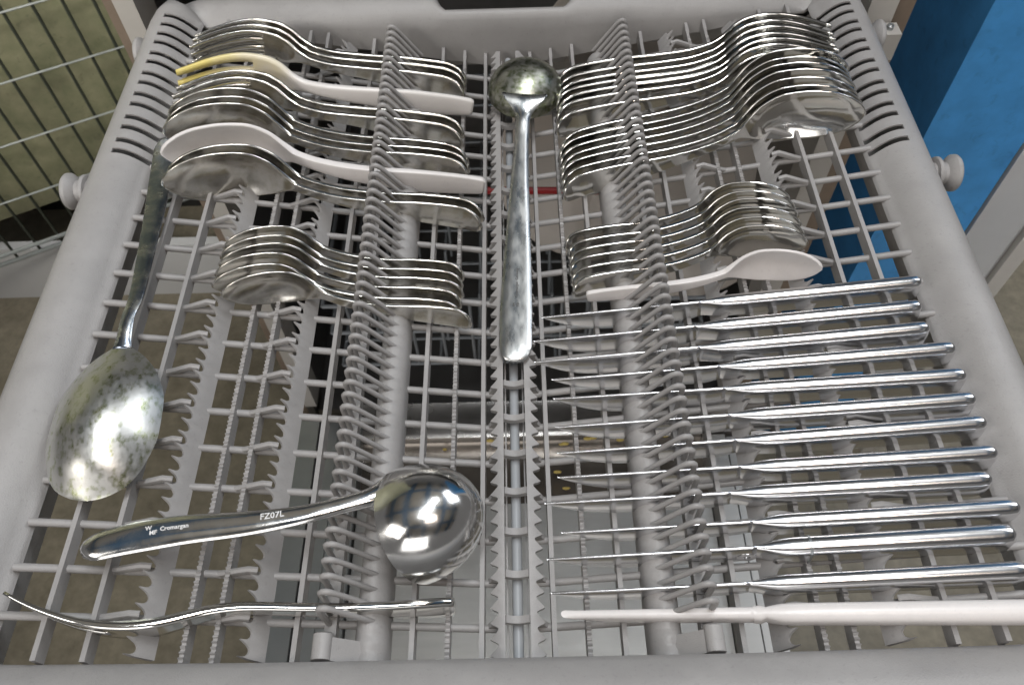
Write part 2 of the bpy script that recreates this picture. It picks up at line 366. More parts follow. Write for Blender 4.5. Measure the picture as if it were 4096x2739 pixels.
# ------------------------------------------------------------------ cutlery builders (lying on edge; x along the piece from handle end to tip, +y to the convex side, z width)
def ribbon(xs, ys, ws, deps, ts, vcols, mask=None, lean=0.):
    G = []
    for x, y, w, d in zip(xs, ys, ws, deps):
        G.append([(x, y + d*(1-q*q) + lean*q*w, q*w) for q in vcols])
    t = np.repeat(np.array(ts)[:, None], len(vcols), 1)
    edge = np.array([.72 if abs(q) > .97 else (.92 if abs(q) > .75 else 1.) for q in vcols]); t = t*edge[None, :]
    return sheet(np.array(G), t, mask)
SPX = [0, .006, .017, .035, .055, .075, .094, .110, .122, .131, .140, .153, .171, .184, .197]
SPY = [-.0085, -.0035, -.0005, .0005, .001, .0022, .0045, .0085, .0128, .0155, .0168, .0158, .0112, .0072, .0028]
def spoon_mesh(name, m, L=.197, k=1., bw=.0196, thick=.0022, hw=.0098, bump=1., plastic=False, pk=1.):
    sx = L/.197
    knots = np.array([0, .002, .006, .017, .04, .075, .10, .112, .118, .126, .135, .150, .163, .176, .186, .1925, .1955, .197])
    wid = np.array([.0015, .0052, .0082, .0098, .0088, .0050, .0033, .0030, .0032, .0085/.0205*bw, .0148/.0205*bw, .0200/.0205*bw, .0205/.0205*bw, .0188/.0205*bw, .0145/.0205*bw, .0088/.0205*bw, .0045/.0205*bw, .0006])
    wid[:6] *= hw/.0098
    Y = list(SPY)
    if plastic: wid[:9] = np.array([.0048, .0062, .0068, .0078, .0086, .0064, .0045, .0038, .0038])*pk; Y[:5] = [.0030, .0028, .0025, .0018, .0016]
    t = np.unique(np.concatenate([np.linspace(0, .197, 60), knots]))
    w = pchip(knots, wid, t); y = cubic(SPX, Y, t)*bump
    dep = pchip([0, .115, .125, .14, .158, .178, .192, .197], [0, 0, .0010, .0062, .0085, .0066, .0018, 0], t)*(bw/.0205)
    th = pchip([0, .02, .10, .118, .13, .16, .197], [1.0*thick, thick*.9, thick*1.25, thick*1.2, thick*.75, thick*.6, thick*.6], t)
    cols = [-1, -.96, -.82, -.6, -.3, 0, .3, .6, .82, .96, 1]
    v, f = ribbon(t*sx, y*sx, w, dep, th, cols, lean=0.)
    return mesh(name, v, f, m, 180)
FKX = [0, .006, .020, .055, .083, .100, .118, .129, .139, .147, .160, .173, .190]
FKY = [-.0085, -.0035, 0, .0018, .003, .0042, .0095, .0138, .0160, .0166, .0140, .0066, -.0085]
def fork_mesh(name, m, L=.190, hw=.0098, bw=.0120, thick=.0021, tines=4, bump=1., t0=.146, plastic=False, tipw=.90):
    sx = L/.190
    knots = np.array([0, .002, .006, .017, .04, .075, .10, .112, .120, .129, .138, .150, .170, .185, .190])
    wid = np.array([.0015, .0052, .0082, .0098, .0088, .0050, .0034, .0032, .0050/.012*bw, .0095/.012*bw, .0117/.012*bw, bw, bw*(.52+.48*tipw), bw*(.05+.95*tipw), bw*tipw]); wid[:6] *= hw/.0098
    Y = list(FKY)
    if plastic: wid[:8] = [.0050, .0064, .0070, .0080, .0088, .0064, .0046, .0040]; Y[:5] = [.0030, .0028, .0024, .0018, .0026]
    t = np.unique(np.concatenate([np.linspace(0, .19, 56), knots, [t0]]))
    w = pchip(knots, wid, t); y = cubic(FKX, Y, t)*bump
    dep = pchip([0, .118, .135, .15, .19], [0, 0, .0022, .0018, .0004], t)
    th = pchip([0, .02, .10, .12, .15, .185, .19], [thick, thick*.9, thick*1.3, thick*1.2, thick*.9, thick*.7, thick*.35], t)
    tw = .56/tines*2; gap = (2-tw*tines)/(tines-1); cols = []; gaps = []
    for i in range(tines):
        a = -1+i*(tw+gap); cols += [a, a+tw*.5, a+tw]
        if i < tines-1: gaps.append(len(cols)-1)
    mk = np.ones((len(t)-1, len(cols)-1), bool)
    for i in range(len(t)-1):
        if t[i] >= t0-1e-9:
            for g in gaps: mk[i, g] = False
    v, f = ribbon(t*sx, y*sx, w, dep, th, cols, mk)
    return mesh(name, v, f, m, 180)
def place(o, px, py, zt, xref, sgn, yaw=0., roll=0., x0=None, tilt=.205, base=.0142):
    """stand a piece on edge: photo position of its upper edge at the arches, handle end at |X| = x0, heads outwards (sgn)"""
    p = az(px, py, zt)
    yaw += rng.uniform(-.5, .5); roll += rng.uniform(-2.5, 2.5); x0 += rng.uniform(-.0009, .0009)
    a = math.radians(yaw)
    ex = Vector((sgn*math.cos(a), math.sin(a), tilt)).normalized()
    ey = Vector((-sgn*math.sin(a), math.cos(a), 0)).normalized()
    ez = ex.cross(ey) if sgn > 0 else ey.cross(ex)
    # mirrored for the left side: reflect z' (pieces are symmetric in z')
    if roll: 
        r = math.radians(roll); ey, ez = ey*math.cos(r)+ez*math.sin(r), ez*math.cos(r)-ey*math.sin(r)
    Mx = Matrix((ex, ey, ex.cross(ey))).transposed().to_4x4()
    x = sgn*x0; y = p[1] + (abs(x)-abs(p[0]))*math.tan(a)
    Mx.translation = Vector((x, y, fl(x)*tilt/.184 + base))
    o.matrix_world = Mx
    return o

ORD = ['first', 'second', 'third', 'fourth', 'fifth', 'sixth', 'seventh', 'eighth', 'ninth', 'tenth', 'eleventh', 'twelfth']
fk = fork_mesh('fork', STEEL); fkd = fork_mesh('fork', DULL); sp = spoon_mesh('dessert_spoon', STEEL); spd = spoon_mesh('dessert_spoon', DULL)
ts = spoon_mesh('teaspoon', STEEL, L=.138, bw=.0140, hw=.0080, thick=.0019, bump=.95); tsd = spoon_mesh('teaspoon', DULL, L=.142, bw=.0138, hw=.0080, thick=.0019, bump=.95)
ZT = .0378
for i, y in enumerate((390, 430, 480)):
    o = place(obj('fork', fkd), 600+1720/1.675, y/1.675, ZT, 0, -1, yaw=.8*i-1, x0=.0305+.0005*i)
    tag(o, f'steel fork in the rear left corner, {ORD[i]} of three from the back wall', 'fork', 'three steel forks in the rear left corner')
o = place(obj('white_fork', fork_mesh('white_fork', SOIL, L=.20, bw=.0150, thick=.0038, tines=3, plastic=True, bump=.78, tipw=.74)), 600+1720/1.675, 632/1.675, ZT-.002, 0, -1, yaw=-2.5, x0=.026)
tag(o, 'white plastic fork with yellow stained tines among the steel forks', 'fork')
wf = o
for i, y in enumerate((745, 800)):
    o = place(obj('fork', fkd), 600+1720/1.675, y/1.675, ZT, 0, -1, yaw=0, x0=.0315)
    tag(o, ('steel fork lying directly in front of the white plastic fork', 'steel fork between another fork and the left dessert spoons')[i], 'fork', 'two steel forks in front of the white fork')
for i, y in enumerate((925, 975, 1020)):
    o = place(obj('dessert_spoon', spd), 600+1720/1.675, y/1.675, ZT, 0, -1, yaw=-.5, x0=.0285-.0003*i)
    tag(o, ('dull dessert spoon on the left next to the two forks', 'dull dessert spoon in the middle of three behind the white spoon', 'dull dessert spoon on the left directly behind the white spoon')[i], 'spoon', 'left dessert spoons')
o = place(obj('white_spoon', spoon_mesh('white_spoon', WHITE, L=.205, bw=.0185, thick=.0040, plastic=True)), 600+1720/1.675, 1150/1.675, ZT-.001, 0, -1, yaw=-2.0, x0=.017)
tag(o, 'large white plastic spoon on the left between dull steel spoons', 'spoon')
for i, y in enumerate((1285, 1340)):
    o = place(obj('dessert_spoon', spd), 600+1720/1.675, y/1.675, ZT, 0, -1, yaw=-1, x0=.0185+.001*i)
    tag(o, ('dull dessert spoon on the left directly in front of the white spoon', 'dull dessert spoon on the left with its whole stained bowl in view')[i], 'spoon', 'left dessert spoons')
for i, y in enumerate((595, 660, 720, 795, 870, 925)):
    o = place(obj('teaspoon', tsd), 700+1700/1.804, 700+y/1.804, ZT-.002, 0, -1, yaw=-1, x0=(.0285, .0290, .029, .0300, .0305, .0245)[i])
    tag(o, f'teaspoon of the left stack, {ORD[i]} from the back' + (', its scratched bowl fully visible' if i == 5 else ''), 'teaspoon', 'left stack of teaspoons')
for i, y in enumerate((435, 490, 537, 580, 625, 670, 740)):
    o = place(obj('fork', fk), 1800+1000/1.7425, y/1.7425, ZT-.001, 0, 1, yaw=.3*i-1.5, x0=.036-.0004*i)
    tag(o, f'shiny steel fork of the rear right stack, {ORD[i]} of seven from the back wall', 'fork', 'stack of forks at the rear right')
for i, y in enumerate((850, 903, 950, 1000, 1050, 1105, 1160)):
    o = place(obj('dessert_spoon', sp), 1800+1200/1.7425, y/1.7425, ZT-.001, 0, 1, yaw=5.0, x0=.0335)
    tag(o, f'shiny dessert spoon of the right stack, {ORD[i]} of seven from the forks', 'spoon', 'stack of dessert spoons on the right')
for i, y in enumerate((165, 230, 290, 350, 420, 490)):
    o = place(obj('teaspoon', ts), 1800+1150/1.7425, 800+y/1.7425, ZT-.002, 0, 1, yaw=1.5, x0=.0345+.0002*i)
    tag(o, f'shiny teaspoon of the right stack, {ORD[i]} of six from the back', 'teaspoon', 'right stack of teaspoons')
o = place(obj('white_teaspoon', spoon_mesh('white_teaspoon', WHITE, L=.133, bw=.0140, thick=.0030, bump=.75, plastic=True, pk=.62)), 1800+1150/1.7425, 800+603/1.7425, ZT-.003, 0, 1, yaw=-1.5, x0=.0440)
tag(o, 'small white plastic teaspoon in front of the right teaspoon stack', 'teaspoon')

# ------------------------------------------------------------------ knives (x from handle end to tip, z up = spine)
def loft(secs, n=16, pw=2.6, stadium=False):
    """secs: x, half thickness, z low, z high, y"""
    v = []; f = []
    for x, a, z0, z1, y in secs:
        c, h = (z0+z1)/2, (z1-z0)/2
        for k in range(n):
            t = 2*math.pi*k/n; ct, st = math.cos(t), math.sin(t)
            if stadium and h > a:
                v.append((x, y+a*ct, c+a*st*.92+math.copysign(min(1, abs(st)*6), st)*(h-a*.92))); continue
            v.append((x, y+a*math.copysign(abs(ct)**(2/pw), ct), c+h*math.copysign(abs(st)**(2/pw), st)))
    m = len(secs)
    for i in range(m-1):
        for k in range(n): f.append((i*n+k, (i+1)*n+k, (i+1)*n+(k+1) % n, i*n+(k+1) % n))
    f += [tuple(range(n)), tuple((m-1)*n+k for k in reversed(range(n)))]
    return v, f
def knife_parts(L=.210, H=.118, m=KNIFE, ht=.0042, hz=.0170, bz=.0185, bt=.0009, drop=0.):
    hs = [(0, ht*.45, -hz*.80, -.0016, 0), (.0006, ht*.72, -hz*.90, -.0007, 0), (.0022, ht*.92, -hz*.97, -.0001, 0), (.006, ht, -hz, 0, 0)]
    hs += [(x, ht*(1.0-.10*q), -hz*(1-.10*q), 0, 0) for q, x in ((q, .008+(H-.024)*q) for q in np.linspace(.05, 1, 9))]
    hs += [(H-.012, ht*.86, -hz*.885, -.0002, 0), (H-.008, ht*.70, -hz*.875, -.0004, 0), (H-.005, ht*.52, -hz*.87, -.0006, 0), (H-.0025, max(ht*.36, bt*1.25), -hz*.86, -.0008, 0), (H-.0005, bt*(1.5 if bt < .002 else 1.12), -hz*.85, -.0010, 0), (H+.0005, bt*1.1, -hz*.84, -.0010, 0)]
    hd = mesh('handle', *loft(hs, 28, 2, True), m, 60)
    B = L-H; bs = []
    for q in list(np.linspace(0, .96, 25))+[.975, .986, .994, .998, 1.]:
        x = H-.001+(B+.001)*q
        zl = -hz*.84-(bz-hz*.84)*min(1, q/.10) if q < .1 else -bz
        if q > .55: zl = -bz + (bz-.0006)*((q-.55)/.45)**2.3
        bs.append((x, max(bt*(1-.35*q)*(1 if q < .97 else math.sqrt(max(0, 1-((q-.97)/.0302)**2))), .0003), zl, -.0010-drop*q, 0))
    bl = mesh('blade', *loft(bs, 16, 2, True), m, 180)
    return hd, bl
def lay_knife(o, a, b):
    """a: handle end top, b: tip top"""
    ex = Vector(b-a).normalized(); ey = Vector((0, 0, 1)).cross(ex).normalized(); ez = ex.cross(ey); r = math.radians(rng.uniform(-3, 3)); ey, ez = ey*math.cos(r)+ez*math.sin(r), ez*math.cos(r)-ey*math.sin(r)
    Mx = Matrix((ex, ey, ez)).transposed().to_4x4(); Mx.translation = Vector(a); o.matrix_world = Mx
kmesh = knife_parts()
ends = [((1228,725),(2112,637)),((1225,778),(2112,693)),((1228,825),(2130,742)),((1260,867),(2190,790)),((1265,910),(2215,850)),((1270,975),(2237,905)),((1270,1035),(2262,960)),((1280,1090),(2287,1028)),((1245,1150),(2275,1090)),((1270,1218),(2340,1155)),((1250,1278),(2330,1215)),((1280,1355),(2362,1299))]
kroot = None; ki = 0
for i, (t, h) in enumerate(ends):
    a = az(h[0]*K, h[1]*K, .0552); b = az(t[0]*K, t[1]*K, .0258)
    if i == 10:
        o = thing('pocket_hole_knife', 'steel knife with a round hole below its handle near the front', 'knife')
        hd, bl = knife_parts(L=float(np.linalg.norm(a-b)), H=.112, ht=.0052, hz=.0185, bz=.019, bt=.0010)
        obj('handle', hd, o); obj('blade', bl, o)
        # ringed tab under the front of the handle
        rg = MB()
        n = 20
        for sy in (-.0011, .0011):
            pass
        vv = []; ff = []
        for k in range(n):
            t_ = 2*math.pi*k/n
            for r in (.0018, .0048):
                for yy in (-.0012, .0012): vv.append((r*math.cos(t_), yy, r*math.sin(t_)))
        for k in range(n):
            a0 = k*4; b0 = ((k+1) % n)*4
            ff += [(a0, b0, b0+2, a0+2), (a0+3, b0+3, b0+1, a0+1), (a0+2, b0+2, b0+3, a0+3), (a0+1, b0+1, b0, a0)]
        obj('hole_tab', mesh('hole_tab', [(x+.1165, y, z-.0125) for x, y, z in vv], ff, KNIFE, 40), o)
        obj('band', mesh('band', *loft([(.088, .00505, -.0180, .0003, 0), (.0892, .00505, -.0180, .0003, 0)], 28, 2, True), RAIL, 40), o)
    elif kroot is None:
        o = kroot = thing('table_knife', 'x', 'knife', 'table knives lying in a row on the right')
        obj('handle', kmesh[0], o); obj('blade', kmesh[1], o)
    else:
        o = copy_tree(kroot)
    if i != 10:
        nm = ki; ki += 1
        o['label'] = ('steel table knife at the back of the row, beside the white teaspoon' if i == 0 else 'steel table knife at the front, between the white knife and the knife with a hole' if i == 11
                      else f'steel table knife, {ORD[i]} in the row counted from the white teaspoon')
    lay_knife(o, a, b)
o = thing('white_knife', 'long white plastic knife along the front edge on the right', 'knife')
hd, bl = knife_parts(L=.205, H=.118, m=WHITE, ht=.0048, hz=.0130, bz=.0115, bt=.0029)
obj('handle', hd, o); obj('blade', bl, o)
lay_knife(o, az(2395*K, 1391*K, .056), az(1345*K, 1403*K, .026))

# ------------------------------------------------------------------ serving fork (front left), on edge
o = thing('serving_fork', 'long curved steel serving fork lying along the front left edge', 'fork')
pts = [((1040,1377), .026, .0050), ((1034,1375), .0272, .0085), ((1000,1377), .0290, .0100), ((900,1384), .0310, .0080), ((760,1389), .0335, .0058), ((620,1387), .0365, .0046), ((520,1389), .0390, .0044), ((450,1401), .0408, .0048), ((390,1416), .0430, .0058), ((330,1427), .0455, .0074), ((250,1430), .0480, .0082), ((180,1422), .0500, .0080), ((110,1402), .0520, .0070), ((50,1378), .0535, .0052), ((8,1356), .0545, .0030)]
C = np.array([az(p[0]*K, p[1]*K, z) for p, z, w in pts]); wv = np.array([w for _, _, w in pts]); C[:, 2] -= wv
d = np.concatenate([[0], np.cumsum(np.linalg.norm(np.diff(C, axis=0), axis=1))]); tt = np.unique(np.concatenate([np.linspace(0, d[-1], 60)]))
CC = np.stack([cubic(d, C[:, k], tt) for k in range(3)], 1); ww = pchip(d, wv, tt)
cols = [-1, -.62, -.25, .25, .62, 1]; mk = np.ones((len(tt)-1, 5), bool); mk[tt[:-1] > d[10], 2] = False
T = np.gradient(CC, axis=0); Nn = np.stack([-T[:, 1], T[:, 0], 0*T[:, 0]], 1); Nn /= np.linalg.norm(Nn, axis=1)[:, None]
G = np.array([[CC[i]+np.array([0, 0, q*ww[i]]) for q in cols] for i in range(len(tt))])
v, f = sheet(G, pchip([0, d[3], d[8], d[10], d[-1]], [.0036, .0034, .0040, .0034, .0014], tt)[:, None]*np.ones((1, 6)), mk)
obj('fork_body', mesh('fork_body', v, f, STEEL, 180), o)

# ------------------------------------------------------------------ round-backed pieces: a sheet over stations with a centre line, cross direction and dome
def swept(C, S_, w, dome, th, up, cols=None, e=2):
    """C centre points, S_ unit cross directions, w half widths, dome heights towards up"""
    cols = cols or [-1, -.96, -.85, -.68, -.45, -.2, 0, .2, .45, .68, .85, .96, 1]
    G = np.array([[C[i]+S_[i]*q*w[i]+up[i]*dome[i]*(1-abs(q)**e) for q in cols] for i in range(len(C))])
    return sheet(G, np.repeat(np.array(th)[:, None], len(cols), 1))
def spline3(P, n):
    P = np.array(P, float); d = np.concatenate([[0], np.cumsum(np.linalg.norm(np.diff(P[:, :3], axis=0), axis=1))]); t = np.linspace(0, 1, n); t = d[-1]*(.55*t+.45*(1-np.cos(math.pi*t))/2)
    return np.stack([pchip(d, P[:, k], t) for k in range(P.shape[1])], 1), t

# serving spoon, back of the bowl up, along the left side
o = thing('serving_spoon', 'large stained serving spoon lying bowl down along the left side', 'spoon')
tip = az(203*K, 1146*K, .0465); neck = az(281*K, 800*K, .0505); ax = (neck-tip); ax /= np.linalg.norm(ax)
sid = np.cross(ax, (0, 0, 1)); sid /= np.linalg.norm(sid); upv = np.cross(sid, ax)
Lb = np.linalg.norm(neck-tip); q = (1-np.cos(np.linspace(0, math.pi, 34)))/2
wsp = pchip([0, .02, .08, .2, .4, .6, .8, .93, 1], [.001, .0085, .0172, .0232, .0272, .0268, .0208, .0125, .0050], q)
dm = pchip([0, .05, .2, .45, .7, .9, 1], [0, .003, .0115, .0165, .0125, .0042, .001], q)
ctr = np.array([tip+ax*Lb*a - np.array([.0, 0, .0005])*math.sin(a*math.pi) for a in q])
v, f = swept(ctr, [sid]*34, wsp, dm, [.0018]*34, [upv]*34)
obj('bowl', mesh('bowl', v, f, STAIN, 60), o)
HP = [az(281*K, 803*K, .0505), az(284*K, 782*K, .0515), az(294*K, 730*K, .0535), az(310*K, 690*K, .0540), az(331*K, 600*K, .052), az(352*K, 500*K, .050), az(368*K, 410*K, .048), az(378*K, 345*K, .046), az(381*K, 318*K, .045)]
HW = [.0050, .0036, .0031, .0036, .0044, .0056, .0066, .0068, .003]; HD = [.001, .0014, .0010, .0005, .0004, .0004, .0003, .0003, .0002]
A, t = spline3([list(p)+[w, d_] for p, w, d_ in zip(HP, HW, HD)], 40)
Tn = np.gradient(A[:, :3], axis=0); Tn /= np.linalg.norm(Tn, axis=1)[:, None]; Sd = np.cross(Tn, (0, 0, 1.)); Sd /= np.linalg.norm(Sd, axis=1)[:, None]; Ud = np.cross(Sd, Tn)
v, f = swept(A[:, :3], Sd, A[:, 3], A[:, 4], [.0022]*40, Ud); obj('handle', mesh('handle', v, f, mat('stained_blue_reflection_steel', (.26, .30, .36), .24, 1, scale=120, rvar=.06, col2=(.50, .51, .50), thr=(.42, .62)), 180), o)  # blue-grey reflection put into the handle colour, along with stains

# text marks
def text_mesh(name, s, size, mat_):
    c = bpy.data.curves.new(name, 'FONT'); c.body = s; c.size = size; c.align_x = 'CENTER'; c.align_y = 'CENTER'; c.extrude = .00004; c.offset = size*.012; c.resolution_u = 2
    to = bpy.data.objects.new(name, c); COL.objects.link(to); dg = bpy.context.evaluated_depsgraph_get(); me = bpy.data.meshes.new_from_object(to.evaluated_get(dg))
    bpy.data.objects.remove(to); me.name = name; me.materials.clear(); me.materials.append(mat_); return me
def wrap_mark(parent, A, Ud, Sd, txt, size, at_px, z, dv=0., th=.0024, turn=1):
    """etched letters that follow the rounded handle: text x runs along the handle, text y across it"""
    me = text_mesh('engraving', txt, size, ENGR if turn == 1 else ENGD); P = az(at_px[0]*K, at_px[1]*K, z); C = A[:, :3]
    ar = np.concatenate([[0], np.cumsum(np.linalg.norm(np.diff(C, axis=0), axis=1))]); i = int(np.argmin(np.linalg.norm(C-P, axis=1))); s0 = ar[i]; v0 = float((P-C[i])@Sd[i])*0
    up = RT if turn == 1 else UP                     # reading direction: along the handle towards the right / away
    sg = 1 if (C[min(i+1, len(C)-1)]-C[i-1])@up > 0 else -1
    for v in me.vertices:
        s_ = s0+sg*v.co.x; q = -sg*(v.co.y+dv)*1. 
        c = np.array([np.interp(s_, ar, C[:, k]) for k in range(3)]); sd = np.array([np.interp(s_, ar, Sd[:, k]) for k in range(3)]); ud = np.array([np.interp(s_, ar, Ud[:, k]) for k in range(3)])
        w = np.interp(s_, ar, A[:, 3]); d = np.interp(s_, ar, A[:, 4]); q += v0
        v.co = Vector(c+sd*q+ud*(d*(1-abs(q/w)**3.4)+th/2+.00028+max(0, v.co.z)))
    return obj('engraving', me, parent)

# ladle standing at the back centre, dome up
def dome_mesh(name, m, c, apex, r, depth, th=.0016, n=48, k=14, lip=.0):
    ap = np.array(apex)/np.linalg.norm(apex); a = np.cross(ap, (0.13, .4, 1)); a /= np.linalg.norm(a); b = np.cross(ap, a); G = []
    for i in range(n):
        t = 2*math.pi*i/n; row = []
        for j in range(k+1):
            s = j/k*math.pi/2; s = max(s, .02)
            row.append(np.array(c)+(a*math.cos(t)+b*math.sin(t))*r*math.sin(s)+ap*depth*math.cos(s))
        G.append(row)
    v, f = sheet(np.array(G), th, wrap=True)
    n0 = len(v); v = np.vstack([v, np.array(c)+ap*(depth+th/2), np.array(c)+ap*(depth-th/2)])
    # close the small hole at the apex
    G0 = [i for i in range(n0) if np.linalg.norm(v[i]-(np.array(c)+ap*depth)) < r*.04]
    return mesh(name, v[:n0], f, m, 60)
o = thing('small_ladle', 'small steel ladle on the centre spine, bowl at the back wall', 'ladle')
cb = az(1203*K, 208*K, .022)
obj('bowl', dome_mesh('bowl', mat('green_stained_steel', (.24, .27, .16), .34, 1, scale=260, rvar=.06, col2=(.52, .52, .46), thr=(.36, .58)), cb, (0, -.12, 1), .0265, .0185), o)
HP = [az(1180*K, 829*K, .0170), az(1180*K, 826*K, .0172), az(1180*K, 815*K, .0175), az(1181*K, 790*K, .0178), az(1182*K, 720*K, .0185), az(1184*K, 640*K, .0195), az(1187*K, 520*K, .0225), az(1191*K, 400*K, .0270), az(1196*K, 310*K, .031), az(1198*K, 275*K, .034), az(1199*K, 262*K, .0350), az(1200*K, 244*K, .0375), az(1201*K, 226*K, .0400), az(1202*K, 215*K, .0412)]
HW = [.0006, .0042, .0072, .0090, .0092, .0086, .0070, .0052, .0041, .0040, .0052, .0090, .0140, .0160]; HD = [.0002, .0006, .0010, .0014, .0014, .0014, .0012, .0014, .0016, .0018, .0016, .001, .0002, -.002]
A, t = spline3([list(p)+[w, d_] for p, w, d_ in zip(HP, HW, HD)], 70)
Tn = np.gradient(A[:, :3], axis=0); Tn /= np.linalg.norm(Tn, axis=1)[:, None]; Sd = np.cross(Tn, (0, 0, 1.)); Sd /= np.linalg.norm(Sd, axis=1)[:, None]; Ud = np.cross(Sd, Tn)
v, f = swept(A[:, :3], Sd, A[:, 3], A[:, 4], [.0020]*70, Ud, e=3.4); obj('handle', mesh('handle', v, f, mat('mottled_steel', (.56, .58, .58), .30, 1, scale=140, rvar=.10, col2=(.76, .76, .74), thr=(.38, .60), stretch=(1, .35, 1)), 180), o)
wrap_mark(o, A, Ud, Sd, 'Cromargan  Germany', .0024, (1183, 650), .0195, 0, .0020, 2)
wrap_mark(o, A, Ud, Sd, 'W', .0024, (1182, 700), .019, .0012, .0020, 2); wrap_mark(o, A, Ud, Sd, 'MF', .0024, (1182, 701), .019, -.0010, .0020, 2)

# sauce ladle lying on its side at the front
o = thing('sauce_ladle', 'shiny steel sauce ladle on its side at the front left', 'ladle')
Aa = az(880*K, 1094*K, .047); Bb = az(1014*K, 1308*K, .012); rc = (Aa+Bb)/2; rr = np.linalg.norm(Aa-Bb)/2
vd = rc-CAM; vd /= np.linalg.norm(vd); ab = (Bb-Aa)/np.linalg.norm(Bb-Aa); nrm = np.cross(ab, vd); nrm /= np.linalg.norm(nrm)
if nrm[0] < 0: nrm = -nrm
apx = nrm*1.0 - vd*.80; apx -= ab*(apx@ab); apx /= np.linalg.norm(apx)
obj('bowl', dome_mesh('bowl', SATIN, rc, apx, rr, .0365), o)
HP = [az(193*K, 1270*K, .050), az(196*K, 1267*K, .050), az(205*K, 1260*K, .0503), az(232*K, 1250*K, .051), az(330*K, 1228*K, .0520), az(440*K, 1212*K, .0525), az(560*K, 1200*K, .0525), az(680*K, 1182*K, .0520), az(780*K, 1158*K, .0510), az(840*K, 1142*K, .0500), az(870*K, 1132*K, .0490), az(889*K, 1122*K, .0480), az(905*K, 1114*K, .0475)]
HW = [.0005, .0030, .0046, .0060, .0066, .0060, .0050, .0038, .0032, .0036, .0048, .0056, .0060]; HD = [.0002, .0008, .0013, .0018, .0019, .0018, .0016, .0015, .0016, .0020, .0020, .0014, .0004]
A, t = spline3([list(p)+[w, d_] for p, w, d_ in zip(HP, HW, HD)], 70)
Tn = np.gradient(A[:, :3], axis=0); Tn /= np.linalg.norm(Tn, axis=1)[:, None]
upw = np.array([-.05, -.10, 1.]); Sd = np.cross(Tn, upw); Sd /= np.linalg.norm(Sd, axis=1)[:, None]; Ud = np.cross(Sd, Tn)
v, f = swept(A[:, :3], Sd, A[:, 3], A[:, 4], [.0024]*70, Ud, e=3.4); obj('handle', mesh('handle', v, f, SATIN, 180), o)
wrap_mark(o, A, Ud, Sd, 'FZ07L', .0042, (632, 1187), .0525, .0015)
wrap_mark(o, A, Ud, Sd, 'Cromargan', .0028, (402, 1217), .0525, .0012)
wrap_mark(o, A, Ud, Sd, 'W', .0028, (350, 1221), .0525, .0024); wrap_mark(o, A, Ud, Sd, 'MF', .0028, (352, 1224), .0525, .0000)

# ------------------------------------------------------------------ what stands below and around the tray
ZF = -.90; ZD = -.62; YO = .58
fm = MB().box(-4, 4, -2, 6, ZF-.05, ZF).done('floor', FLOORM, 0); tag(obj('floor', fm), kind='structure')

dw = thing('dishwasher', 'open dishwasher below the tray with its grey steel door folded down', 'dishwasher', loc=(0, 0, 0))
dl = az(600*K, 1500*K, ZD)[0]; dr = az(1720*K, 1480*K, ZD)[0]
# door: inner panel with two raised side rails
m = MB().box(dl+.10, dr-.02, -.25, .428, ZD-.03, ZD); dp = obj('door_panel', m.done('door_panel', DOOR, 0), dw)
for x0, x1, h in ((dl, dl+.035, .012), (dl+.039, dl+.062, .004), (dl+.066, dl+.098, .016)):
    obj('door_rail', MB().box(x0, x1, -.25, YO-.02, ZD-.03, ZD+h).done('door_rail', RAIL, 0), dw)
for x0, x1, h in ((dr-.018, dr+.012, .012), (dr+.016, dr+.045, .004)):
    obj('door_rail', MB().box(x0, x1, -.25, .52, ZD-.03, ZD+h).done('door_rail', DOOR, 0), dw)
# glossy sill between door and tub
SILLD = mat('sill_dark_reflection', (.27, .24, .21), .24, .7, var=.2, scale=9, rvar=.05)  # dark reflection in the sill put into its base colour
for nm, g, mm_ in (('door_sill', [(.430, ZD-.006), (.445, ZD-.012), (.50, ZD-.016), (.522, ZD-.010), (.528, ZD-.002)], SILLD), ('sill_lip', [(.526, ZD-.004), (.529, ZD+.004), (.534, ZD+.006), (.56, ZD+.004), (.578, ZD+.006), (.582, ZD+.008), (.586, ZD-.004)], GLOSSB)):
    G = np.array([[(x, y, z) for y, z in g] for x in np.linspace(dl+.085, dr+.03, 6)]); v, f = sheet(G, .003)
    obj(nm, mesh(nm, v, f, mm_, 40), dw)
# tub
XT = .30
m = MB(); m.box(-XT-.01, -XT, YO, 1.15, ZD-.02, .12); obj('tub_wall', m.done('tub_wall', TUB, 0), dw)
m = MB(); m.box(XT, XT+.01, YO, 1.15, ZD-.02, .12); obj('tub_wall', m.done('tub_wall', TUB, 0), dw)
m = MB(); m.box(-XT, XT, 1.15, 1.16, ZD-.02, .12); obj('tub_wall', m.done('tub_wall', TUB, 0), dw)
m = MB(); m.box(-XT-.04, XT+.04, YO, 1.16, .121, .16); obj('tub_top', m.done('tub_top', TUB, 0), dw)
m = MB(); m.box(-XT, XT, YO+.010, 1.149, ZD-.03, ZD-.015); obj('tub_floor', m.done('tub_floor', TUB, 0), dw)
for s, pa, pb in ((-1, 455, 540), (1, 3480, 3590)):
    x0 = ay(pa, 0, YO)[0]; x1 = ay(pb, 0, YO)[0]
    obj('front_post', MB().box(x0, x1, YO-.004, YO+.03, ZD+.02, .12).done('front_post', POSTM, 0), dw)
    xa, xb = (x1+.002, x1+.018) if s > 0 else (x0-.012, x0-.002)
    obj('post_seal', MB().box(xa, xb, YO+.004, YO+.5, ZD-.2, .12).done('post_seal', POSTD, 0), dw)

